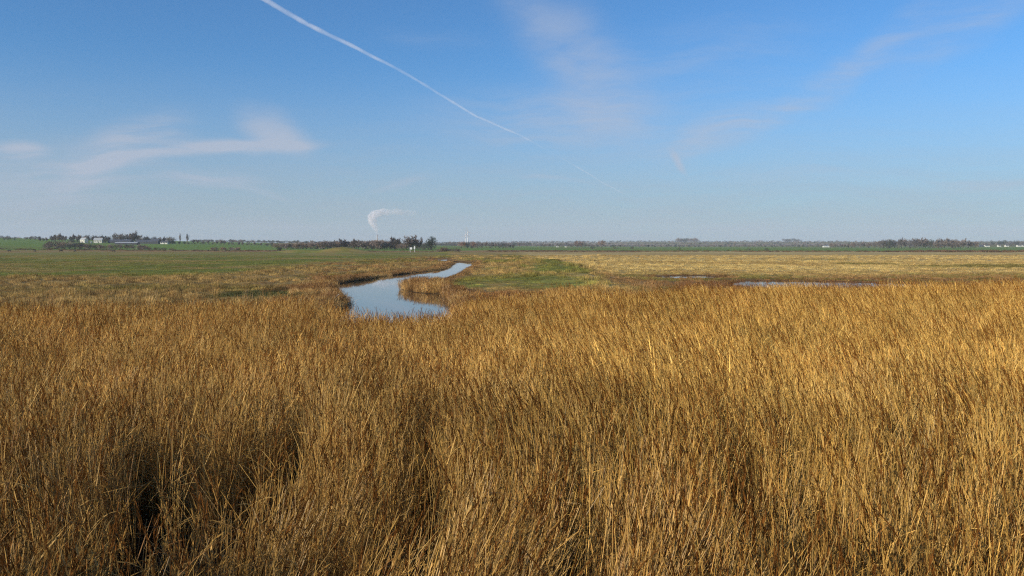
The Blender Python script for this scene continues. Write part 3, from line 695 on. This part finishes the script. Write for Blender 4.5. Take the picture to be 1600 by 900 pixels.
# wood under the smoke plume
row(['brown', 'scrub', 'brown'], 436, 520, 5, 900, ([430, 470, 520], [381, 379, 377.5]), 8, 'bare brown tree in the left half of the low wood', 'low brown wood, left half', wide=1.15, name='bare_tree')
row(['brown', 'scrub', 'brown', 'round'], 520, 606, 5, 900, ([520, 560, 610], [376.5, 376, 376]), 10, 'bare reddish brown tree in the wood below the smoke plume', 'low brown wood below the plume', wide=1.1, name='bare_tree')
row(['hedge', 'scrub'], 596, 668, 8, 905, ([590, 670], [379, 381]), 5, 'dark undergrowth bush at the foot of the taller trees', 'dark undergrowth below the taller trees', wide=1.3)
tree('round', 617, 890, 16, 'domed olive brown tree left of the tallest bare tree', wide=1.2)
tree('round', 640, 885, 19, 'tallest broad bare tree, behind the white board', wide=1.15)
tree('bare', 655, 885, 16, 'feathery bare tree between the tallest tree and the dark pointed tree', wide=.9)
tree('ever', 669, 880, 13, 'lower left half of the dark pointed tree clump', wide=.9)
tree('ever', 674, 880, 19, 'dark pointed tree standing alone at the right end of the wood', wide=.8)
tree('hedge', 661, 875, 6, 'low dark bush at the foot of the dark pointed tree', wide=2.0)
row(['scrub', 'brown'], 690, 716, 8, 640, ([690, 720], [387, 389]), 3, 'low brown bush on the rise right of the dark pointed tree', 'low bushes on the rise', wide=1.5)
# right of the gap
row(['rust', 'brown'], 721, 742, 4.5, 1150, ([720, 740], [378, 377.5]), 5, 'reddish bush at the foot of the wind turbines', 'reddish bushes by the turbines', wide=.8)
row(['bare', 'grey'], 742, 802, 5, 1200, ([740, 800], [377.5, 381]), 4, 'spindly dark tree in the row right of the turbines', 'spindly row right of the turbines', wide=.8)
row(['grey', 'hedge'], 838, 935, 6.5, 1900, ([830, 870, 935], [380, 379, 380]), 4, 'grey tree in the far row left of the green field', 'far grey row of trees', wide=.9, name='bare_tree')
for (p_, t_) in ((902, 12), (908, 11)): tree('rust', p_, 1800, t_*.85, 'orange brown tree, %s of the close pair in the far row' % ('left' if p_ < 905 else 'right'), wide=.8, name='rust_tree')
tree('rust', 940, 1800, 11, 'orange brown squarish tree standing right of the close pair', wide=.9, name='rust_tree')
row(['hedge', 'ever', 'grey'], 945, 1325, 7.5, 2250, ([940, 1100, 1320], [382.5, 383, 382]), 2.5, 'tiny dark bush in the field hedge across the middle distance', 'bushes of the field hedge', 40, wide=1.4)
row(['brown', 'grey', 'bare'], 1300, 1380, 7, 1700, ([1300, 1340, 1380], [380, 379, 376.5]), 5, 'brown tree at the thin left end of the right hand wood', 'right hand wood, left end', wide=.9, name='bare_tree')
row(['grey', 'hedge', 'round'], 1380, 1465, 6.0, 1500, ([1380, 1420, 1465], [375, 374, 375]), 8, 'dark bare tree in the tall middle of the right hand wood', 'right hand wood, middle', wide=.9, name='bare_tree')
row(['brown', 'round', 'grey'], 1465, 1525, 6.0, 1500, ([1465, 1500, 1525], [374.5, 375, 379]), 5, 'brown tree at the right end of the right hand wood', 'right hand wood, right end', wide=.9, name='bare_tree')
row(['ever', 'grey'], 1550, 1625, 9, 2600, ([1550, 1600], [376, 376]), 3, 'far blue grey tree on the skyline at the right edge', 'skyline trees at the right edge', wide=1.2, name='bare_tree')
for (p_, y_, d_) in ((925, 388, 1100), (960, 387, 1150), (988, 388, 1100), (1061, 389.5, 900), (1170, 390, 850), (1197, 390.5, 850)):
    tree('hedge', p_, d_, 4.5, 'lone dark bush in the green field, %s' % {925: 'leftmost one, below the orange trees', 960: 'small second one from the left', 988: 'third one from the left', 1061: 'in the middle of the field edge', 1170: 'left one of the right pair', 1197: 'right one of the right pair'}[p_], wide=1.2, name='bush')
print('trees', sum(1 for o in COL.objects if o.name.startswith('crown')))

tree('scrub', 742, 76, 12, 'dark low scrub clump on the near bank, just right of the stream', wide=1.3, name='bush')
tree('scrub', 868, 68, 9, 'dark low scrub clump at the back of the reeds below the green bank', wide=1.6, name='bush')
mb = MB(); d = 68.5; x0 = (521-800)/F*d; x1 = (529-800)/F*d; g0 = tz(x0, d); mb.tube([(x0, d, g0+.25), ((x0+x1)/2, d-.02, g0+.42), (x1, d-.03, g0+.62)], [.035, .03, .02], 6, (.6, .55, .45))
tag(mb.obj('stick', plain('bleached_wood', (.62, .55, .45))), 'short bleached stick leaning at the tip of the left bank', 'stick')
# far woods and hedges too small to tell apart
cloudm = []
FW = collection_of('far_wood_tree', [KINDS[k][0][1] for k in ('grey', 'hedge', 'brown', 'ever')])
pts, scs = [], []
def band(p0, p1, step, d0, d1, h0, h1):
    p = p0
    while p < p1:
        d = random.uniform(d0, d1); h = random.uniform(h0, h1); X = (p-800)/F*d; pts.append((X, d, tz(X, d)-.5)); scs.append(h); p += step*random.uniform(.4, 1.6)
band(-500, 2100, 2.0, 4700, 5200, 5, 10); band(800, 1700, 4.5, 3300, 4300, 5, 9); band(780, 1300, 3, 2700, 2900, 4, 7); band(-400, 60, 5, 1900, 2100, 5, 9)
band(300, 720, 3, 2000, 2300, 5, 8); band(1530, 2000, 4, 2600, 3000, 6, 10); band(700, 830, 2.2, 2400, 2900, 7, 12); band(1060, 1090, 2.5, 4700, 4900, 16, 24); band(1225, 1250, 3, 4700, 4900, 14, 20)
n = len(pts); scs = np.array(scs)
scatter('distant_woodland', 'far blue grey woods and hedges along the low hills', np.array(pts), np.column_stack([np.zeros(n), np.zeros(n), rng.random(n)*6.28]),
        np.column_stack([scs*1.3, scs*1.3, scs]), rng.integers(0, 4, n), np.ones((n, 3)), FW)
# brown rushes along the far edge of the straw field
x, y = [], []
for q in range(900):
    p = random.uniform(760, 1750); d = random.uniform(700, 830) if p < 1350 else random.uniform(640, 840); x.append((p-800)/F*d); y.append(d)
for q in range(350):
    p = random.uniform(-100, 700); d = random.uniform(740, 790); x.append((p-800)/F*d); y.append(d)
x, y = np.array(x), np.array(y); n = len(x); sc = rng.uniform(.5, 1.0, n)*np.where(pxof(x, y) > 1380, 1.6, 1)
FS = collection_of('far_rush_tuft', [grass_tuft(900+i, 160, 1.0, 1.6, .16, .5) for i in range(4)])
scatter('far_rushes', 'dark brown rushes in a line along the far edge of the marsh', np.column_stack([x, y, terrain(x, y)-.05]), np.column_stack([np.zeros(n), np.zeros(n), rng.random(n)*6.28]),
        np.column_stack([sc*1.5, sc*1.5, sc]), rng.integers(0, 4, n), np.broadcast_to(np.array([.17, .10, .05]), (n, 3))*rng.uniform(.6, 1.4, (n, 1)), FS)

# ------------------------------------------------------------------ farm and other buildings
M_WHITE = plain('white_render', (.62, .60, .52), .85, .12); M_DARKWALL = plain('dark_boarding', (.045, .05, .06), .8)
M_SLATE = plain('slate_roof', (.07, .075, .09), .6); M_PALE = plain('pale_sheet_roof', (.40, .41, .41), .6, .1); M_GLASS = plain('dark_glass', (.03, .035, .04), .1, .1, 1, .5)
M_BRICK = plain('brick', (.25, .12, .08), .9)
def building(name, label, px, d, wpx, hpx, wall, roof, rz=0.0, depth=6, roof_h=.42, wins=2, chim=True, door=True, gable=False, zb=None, cat='building'):
    x, y = (px-800)/F*d, d; w = wpx/F*d; h = hpx/F*d; eh = h*(1-roof_h)
    r = empty(name, (x, y, tz(x, y)-.05), rz); tag(r, label, cat)
    a, b = w/2, depth/2; z = [0, eh, h]
    def rot_(p): return (p[1]*w/depth, -p[0]*depth/w, p[2]) if gable else p
    mb = MB()
    mb.add([rot_(p) for p in [(-a, -b, -.3), (a, -b, -.3), (a, b, -.3), (-a, b, -.3), (-a, -b, eh), (a, -b, eh), (a, b, eh), (-a, b, eh), (-a, 0, h), (a, 0, h)]],
           [(0, 1, 5, 4), (2, 3, 7, 6), (1, 2, 6, 9, 5), (3, 0, 4, 8, 7)])
    mb.obj('wall', wall, r)
    rb = MB(); e = .35; th = .14
    for s in (-1, 1):
        sl = (h-eh)/b; o_ = .35
        lo = (s*(b+o_), eh-sl*o_+.02); hi = (0, h+.02)
        rb.add([rot_(p) for p in [(-a-e, lo[0], lo[1]), (a+e, lo[0], lo[1]), (a+e, hi[0], hi[1]), (-a-e, hi[0], hi[1]), (-a-e, lo[0], lo[1]+th), (a+e, lo[0], lo[1]+th), (a+e, hi[0], hi[1]+th), (-a-e, hi[0], hi[1]+th)]],
               [(0, 3, 2, 1), (4, 5, 6, 7), (0, 1, 5, 4), (1, 2, 6, 5), (2, 3, 7, 6), (3, 0, 4, 7)])
    ro = rb.obj('roof', roof, r)
    if chim:
        c = MB(); c.box(a*.4, a*.4+.7, -.35, .35, h-.6, h+.9); c.box(a*.4-.06, a*.4+.76, -.41, .41, h+.9, h+1.05); c.obj('chimney', M_BRICK, ro)
    fy, fw = (-b-.05, a) if not gable else (-w/2*depth/w-.05, b*w/depth)
    fy = -b-.05
    for q in range(wins):
        cx = -fw+2*fw*(q+.5)/wins; m_ = MB(); m_.box(cx-.5, cx+.5, fy, fy+.08, eh*.5, eh*.5+1.1); wo_ = m_.obj('window', M_GLASS, r)
        f_ = MB(); f_.box(cx-.58, cx+.58, fy-.04, fy+.06, eh*.5-.1, eh*.5-.005); f_.obj('sill', M_WHITE, wo_)
    if door:
        m_ = MB(); m_.box(-.5+fw*.1, .5+fw*.1, fy-.01, fy+.08, 0, 2.0); m_.obj('door', M_DARKWALL, r)
    return r
building('farmhouse', 'pale farmhouse with a gable end, left one of the two pale farm buildings', 132.5, 1150, 8.5, 8, M_WHITE, M_PALE, -.25, 7, .35, 2)
building('farmhouse', 'long pale farmhouse with a light roof, right one of the two pale farm buildings', 155, 1150, 12, 8, M_WHITE, M_PALE, .2, 7, .4, 3)
building('shed', 'tiny bright white shed between the two pale farm buildings', 143.5, 1120, 1.8, 2.4, M_WHITE, M_PALE, 0, 2.2, .2, 0, False, True)
building('dark_barn', 'long low dark barn with a slate roof, left one behind the scrub', 190, 1160, 34, 6, M_DARKWALL, M_SLATE, .03, 12, .5, 0, False, True)
building('dark_barn', 'long dark barn right of the domed tree, taller at its right end', 232, 1160, 34, 6, M_DARKWALL, M_SLATE, -.03, 12, .5, 0, False, True)
building('dark_barn', 'short dark hipped barn beside the low white cottage', 245, 1150, 10, 8, M_DARKWALL, M_SLATE, 0, 9, .5, 0, False, True)
building('cottage', 'low white cottage at the right end of the farm', 258, 1140, 11, 4.6, M_WHITE, M_SLATE, 0, 5, .4, 3)
building('open_shed', 'long low dark shed with a pale flat looking roof below the barns', 200, 1000, 34, 3.8, M_DARKWALL, M_PALE, .02, 9, .3, 0, False, True)
for (p_, w_, lab) in ((1532, 5, 'low dark roofed farm building, leftmost of the far right buildings'), (1541, 7, 'long low pale farm building, second from the left at far right'), (1560, 4, 'small bright white house in the middle of the far right buildings'),
                      (1572, 5, 'grey roofed white house right of the small bright white one'), (1591, 6, 'white house near the right edge of the photo'), (1598, 5, 'white house at the very right edge of the photo')):
    building('far_house', lab, p_, 2300, w_, 3.2, M_WHITE if p_ != 1532 else M_DARKWALL, M_SLATE, 0, 8, .4, 2, p_ > 1555, True, cat='house')
for (p_, lab) in ((871, 'tiny pale house below the far grey trees, left one'), (884, 'tiny pale house below the far grey trees, right one')):
    building('far_house', lab, p_, 1850, 3, 4, M_WHITE, M_SLATE, 0, 6, .4, 2, True, True, cat='house')
building('barn', 'tiny pale barn in the field hedge right of centre', 1290, 2150, 9, 2.6, M_WHITE, M_PALE, 0, 9, .4, 0, False, True)

# ---- white board on posts in front of the wood
M_PAINT = plain('white_paint', (.62, .63, .62), .5, .08)
d = 640; x = (645-800)/F*d; s = empty('notice_board', (x, d, tz(x, d)-.1)); tag(s, 'white board on two posts in front of the tallest bare tree', 'sign')
for q in (-2.0, 1.6):
    m_ = MB(); m_.box(q-.12, q+.12, -.12, .12, 0, 5.0 if q > 0 else 3.9); m_.obj('post', M_PAINT, s)
m_ = MB(); m_.box(-2.3, -.4, -.21, -.15, 2.3, 3.9); m_.obj('board', M_PAINT, s)
m_ = MB(); m_.add([(.9, -.23, 2.6), (2.0, -.23, 2.8), (2.0, -.23, 4.6), (1.5, -.23, 5.0), (.9, -.23, 4.4), (.9, -.16, 2.6), (2.0, -.16, 2.8), (2.0, -.16, 4.6), (1.5, -.16, 5.0), (.9, -.16, 4.4)],
                  [(0, 1, 2, 3, 4), (9, 8, 7, 6, 5), (0, 5, 6, 1), (1, 6, 7, 2), (2, 7, 8, 3), (3, 8, 9, 4), (4, 9, 5, 0)]); m_.obj('arm', M_PAINT, s)

# ---- wind turbines
def turbine(px, d, hub_px, blade_px, ph, label):
    x = (px-800)/F*d; h = hub_px/F*d; R_ = blade_px/F*d; zb = tz(x, d)
    r = empty('wind_turbine', (x, d, zb-.5), .35); tag(r, label, 'wind turbine', 'wind turbines')
    m_ = MB(); m_.tube([(0, 0, 0), (0, 0, h*.5), (0, 0, h)], [2.8, 2.2, 1.7], 12); m_.obj('tower', M_PAINT, r)
    m_ = MB(); m_.tube([(0, -4.0, h), (0, -2, h), (0, 4, h), (0, 5, h)], [1.2, 2.0, 2.0, 1.0], 8); nc = m_.obj('nacelle', M_PAINT, r)
    m_ = MB(); m_.tube([(0, -6.4, h), (0, -5.4, h), (0, -4.1, h)], [.3, 1.3, 1.5], 10); m_.obj('hub', M_PAINT, r)
    for q in range(3):
        a = ph+q*2.0944; c, s_ = math.cos(a), math.sin(a); m_ = MB(); vs_ = []
        for (u, w_) in ((.02, .9), (.2, 1.9), (.6, 1.2), (1, .3)):
            for sd in (-1, 1):
                for yy in (-.25, .25): vs_.append((c*u*R_-s_*sd*w_, -5.2+yy, h+s_*u*R_+c*sd*w_))
        fs_ = []
        for k in range(3):
            o_ = k*4; fs_ += [(o_, o_+2, o_+6, o_+4), (o_+1, o_+5, o_+7, o_+3), (o_, o_+4, o_+5, o_+1), (o_+2, o_+3, o_+7, o_+6)]
        fs_ += [(0, 1, 3, 2), (12, 14, 15, 13)]; m_.add(vs_, fs_); m_.obj('blade', M_PAINT, r)
turbine(727.5, 3800, 15, 8, 1.6, 'left and nearer white wind turbine, seen over the reddish bushes')
turbine(731, 4100, 18, 10, 1.9, 'right and taller white wind turbine with a blade pointing up')

# ---- factory stack and its plume
d = 3000; x = (590-800)/F*d
s = empty('chimney_stack', (x, d, tz(x, d)-1)); tag(s, 'pale factory chimney rising behind the wood under the smoke plume', 'chimney')
m_ = MB(); m_.tube([(0, 0, 0), (0, 0, 18), (0, 0, 35)], [2.6, 2.2, 1.9], 16); m_.obj('shaft', plain('concrete', (.45, .40, .38)), s)
m_ = MB(); m_.tube([(0, 0, 35.02), (0, 0, 36.5)], [2.1, 2.1], 16); m_.obj('rim', plain('dark_metal', (.15, .12, .12)), s)

# ---- cows
def cow_mesh():
    """one skinned body: trunk, neck, head, four legs, tail"""
    V = [(-.75, 0, 1.12), (-.35, 0, 1.08), (.1, 0, 1.05), (.55, 0, 1.10), (.85, 0, 1.15), (1.1, 0, .95), (1.3, 0, .62), (1.42, 0, .38)]
    Rr = [(.24, .30), (.33, .36), (.36, .40), (.33, .38), (.2, .26), (.15, .2), (.12, .15), (.08, .09)]
    E = [(q, q+1) for q in range(7)]
    for (b, sx, leg) in ((0, -1, 'h'), (0, 1, 'h'), (3, -1, 'f'), (3, 1, 'f')):
        bx = V[b][0]; i0 = len(V)
        if leg == 'h': pts = [(bx+.05, .2*sx, .82), (bx-.12, .2*sx, .5), (bx-.02, .2*sx, .22), (bx+.02, .2*sx, .04)]
        else: pts = [(bx+.02, .2*sx, .72), (bx+.03, .2*sx, .42), (bx, .2*sx, .2), (bx+.04, .2*sx, .04)]
        V += pts; Rr += [(.15, .17), (.075, .08), (.05, .05), (.06, .06)]; E += [(b, i0), (i0, i0+1), (i0+1, i0+2), (i0+2, i0+3)]
    i0 = len(V); V += [(-1.0, 0, 1.2), (-1.07, 0, .8), (-1.05, 0, .45)]; Rr += [(.04, .04), (.03, .03), (.045, .045)]; E += [(0, i0), (i0, i0+1), (i0+1, i0+2)]
    for sx in (-1, 1):
        i0 = len(V); V += [(1.2, .2*sx, .72)]; Rr += [(.04, .02)]; E += [(6, i0)]
    me = bpy.data.meshes.new('cow'); me.from_pydata(V, E, []); o = link(bpy.data.objects.new('cow_tmp', me))
    md = o.modifiers.new('s', 'SKIN'); md2 = o.modifiers.new('u', 'SUBSURF'); md2.levels = 1
    for q, rr in enumerate(Rr): me.skin_vertices[0].data[q].radius = rr
    me.skin_vertices[0].data[1].use_root = True
    dg = bpy.context.evaluated_depsgraph_get(); out = bpy.data.meshes.new_from_object(o.evaluated_get(dg)); out.name = 'cow'
    bpy.data.objects.remove(o); out.materials.clear(); out.materials.append(plain('dark_hide', (.025, .016, .012), .7)); return out
CM = cow_mesh()
for q, (p_, rz, lab) in enumerate(((15, 3.3, 'dark grazing cow nearest the left edge of the meadow'), (55, -.4, 'dark grazing cow second from the left, the clearest one'), (96, .3, 'dark grazing cow third from the left, by the end of the scrub'),
                        (118, 2.8, 'dark grazing cow fourth from the left, below the pale farm buildings'), (178, .2, 'dark grazing cow furthest right, alone below the scrub'))):
    d = 660; x = (p_-800)/F*d; o = link(bpy.data.objects.new('cow', CM)); o.location = (x, d, tz(x, d)-.01); o.rotation_euler = (0, 0, rz); o.scale = (1.15,)*3
    tag(o, lab, 'cow', 'dark cows grazing across the left meadow')

# ------------------------------------------------------------------ smoke plume (a volume), contrail, haze
import bmesh
bm = bmesh.new(); d = 3000
def sp(px, py, rpx, dy=0):
    v = Vector(((px-800)/F*d, d+dy, H+(HZ-py)/F*d)); r_ = rpx*1.12/F*d
    bmesh.ops.create_icosphere(bm, subdivisions=2, radius=r_, matrix=Matrix.Translation(v))
for (a_, b_, c_) in ((590, 371, 1.6), (589.7, 367, 2.0), (589, 363, 2.6), (588, 359, 3.4), (586, 355, 4.2), (584, 350.5, 5.2), (582, 345, 6.8), (582, 340, 7), (585, 336, 6.6), (590, 334, 6), (595, 332.5, 5.6), (600, 331, 5.2), (606, 332, 4.8),
                     (612, 331.5, 4.0), (617, 331.5, 4.3), (622, 331, 5.2), (627, 332, 5), (632, 333, 4.2), (638, 333, 4.8), (644, 333.5, 4.4), (650, 333, 3.6)):
    sp(a_, b_, c_, random.uniform(-8, 8))
me = bpy.data.meshes.new('smoke_plume'); bm.to_mesh(me); bm.free()
o = link(bpy.data.objects.new('smoke_plume', me)); md = o.modifiers.new('r', 'REMESH'); md.mode = 'VOXEL'; md.voxel_size = 3
dg = bpy.context.evaluated_depsgraph_get(); m2 = bpy.data.meshes.new_from_object(o.evaluated_get(dg)); o.modifiers.clear(); o.data = m2; m2.materials.clear()
t = MT('steam'); geo = t.n('ShaderNodeNewGeometry'); nn = t.noise(.06, 5, .65, geo.outputs['Position'])
sx = t.n('ShaderNodeSeparateXYZ'); t.l(geo.outputs['Position'], sx.inputs[0])
fall = t.n('ShaderNodeMapRange'); t.l(sx.outputs[0], fall.inputs[0]); x0 = (596-800)/F*d; x1 = (648-800)/F*d
fall.inputs[1].default_value = x0; fall.inputs[2].default_value = x1; fall.inputs[3].default_value = 1.0; fall.inputs[4].default_value = .22
mr = t.n('ShaderNodeMapRange'); t.l(nn, mr.inputs[0]); mr.inputs[1].default_value = .36; mr.inputs[2].default_value = .60; mr.inputs[3].default_value = .004; mr.inputs[4].default_value = .05
dn = t.math('MULTIPLY', mr.outputs[0], fall.outputs[0])
pv = t.n('ShaderNodeVolumePrincipled'); t.l(dn, pv.inputs['Density']); pv.inputs['Color'].default_value = (1.0, .96, .97, 1); pv.inputs['Anisotropy'].default_value = -.1
t.l(pv.outputs[0], t.out.inputs['Volume']); t.m.cycles.volume_step_rate = 2
m2.materials.append(t.m); tag(o, 'pale pinkish steam plume rising from the chimney and drifting right', 'smoke plume')

trail = [(380, -22), (415, 0), (480, 38), (560, 76), (640, 118), (700, 155), (745, 182), (815, 212), (850, 232), (890, 254), (905, 263), (940, 284), (970, 300), (990, 309)]
dens = [1, 1, .85, .8, .6, .55, .7, .4, .08, .1, .5, .45, .3, 0]; wid = [8, 7.5, 6.5, 5, 4.2, 3.6, 3.6, 2.8, 3, 2.4, 2.2, 2.0, 1.8, 1.5]
mb = MB(); P3 = []; RR = []; DD = []; ns = 300
for q in range(ns):
    u = q/(ns-1)*(len(trail)-1); k = min(int(u), len(trail)-2); f = u-k
    a_, e_ = angle(trail[k][0]*(1-f)+trail[k+1][0]*f, trail[k][1]*(1-f)+trail[k+1][1]*f)
    rr = 9000/math.sin(e_); wob = (fbm(np.array([q*.12]), np.array([0.]), 3, 8)[0]-.5)
    P3.append(Vector((math.sin(a_)*math.cos(e_), math.cos(a_)*math.cos(e_), math.sin(e_)))*rr+Vector((0, 0, wob*rr*.0012)))
    w_ = (wid[k]*(1-f)+wid[k+1]*f)*.55; RR.append(w_/F*rr*(.8+.5*fbm(np.array([q*.31]), np.array([3.]), 3, 18)[0])); DD.append((dens[k]*(1-f)+dens[k+1]*f)*(.35+1.2*fbm(np.array([q*.22]), np.array([7.]), 3, 28)[0]))
for q in range(ns):
    ax = (P3[min(q+1, ns-1)]-P3[max(q-1, 0)]).normalized(); DD[q] = DD[q]/max(.03, ax.cross(P3[q].normalized()).length)**1.2
mb.tube(P3, RR, 16)
mb.c = [(DD[q], DD[q], DD[q]) for q in range(ns) for k in range(16)]
t = MT('vapour'); a = t.n('ShaderNodeAttribute', attribute_name='col'); lw = t.n('ShaderNodeLayerWeight'); lw.inputs[0].default_value = .5
fc = t.math('POWER', t.math('SUBTRACT', 1.0, lw.outputs['Facing']), 1.2); fc = t.math('MULTIPLY', t.math('MULTIPLY', fc, a.outputs['Fac']), .27)
df = t.n('ShaderNodeBsdfDiffuse'); df.inputs[0].default_value = (.9, .9, .92, 1); tl = t.n('ShaderNodeBsdfTranslucent'); tl.inputs[0].default_value = (.9, .9, .92, 1)
m1 = t.n('ShaderNodeMixShader'); t.l(df.outputs[0], m1.inputs[1]); t.l(tl.outputs[0], m1.inputs[2]); m1.inputs[0].default_value = .5
tp = t.n('ShaderNodeBsdfTransparent'); fc = t.math('MINIMUM', fc, .8); m3 = t.n('ShaderNodeMixShader'); t.l(fc, m3.inputs[0]); t.l(tp.outputs[0], m3.inputs[1]); t.l(m1.outputs[0], m3.inputs[2])
o = mb.obj('contrail', t.surf(m3.outputs[0])); o.data.polygons.foreach_set('use_smooth', np.ones(len(o.data.polygons), bool))
tag(o, 'long thin white aircraft trail crossing the blue sky diagonally', 'contrail')

mb = MB(); mb.box(-7000, 7000, -7000, 7000, -4, 172)
t = MT('air'); pv = t.n('ShaderNodeVolumePrincipled'); pv.inputs['Density'].default_value = HAZE = .00008; pv.inputs['Color'].default_value = (.86, .92, 1.0, 1)
t.l(pv.outputs[0], t.out.inputs['Volume'])
o = mb.obj('haze', t.m); tag(o, 'pale winter haze over the marsh and far hills', kind='stuff')
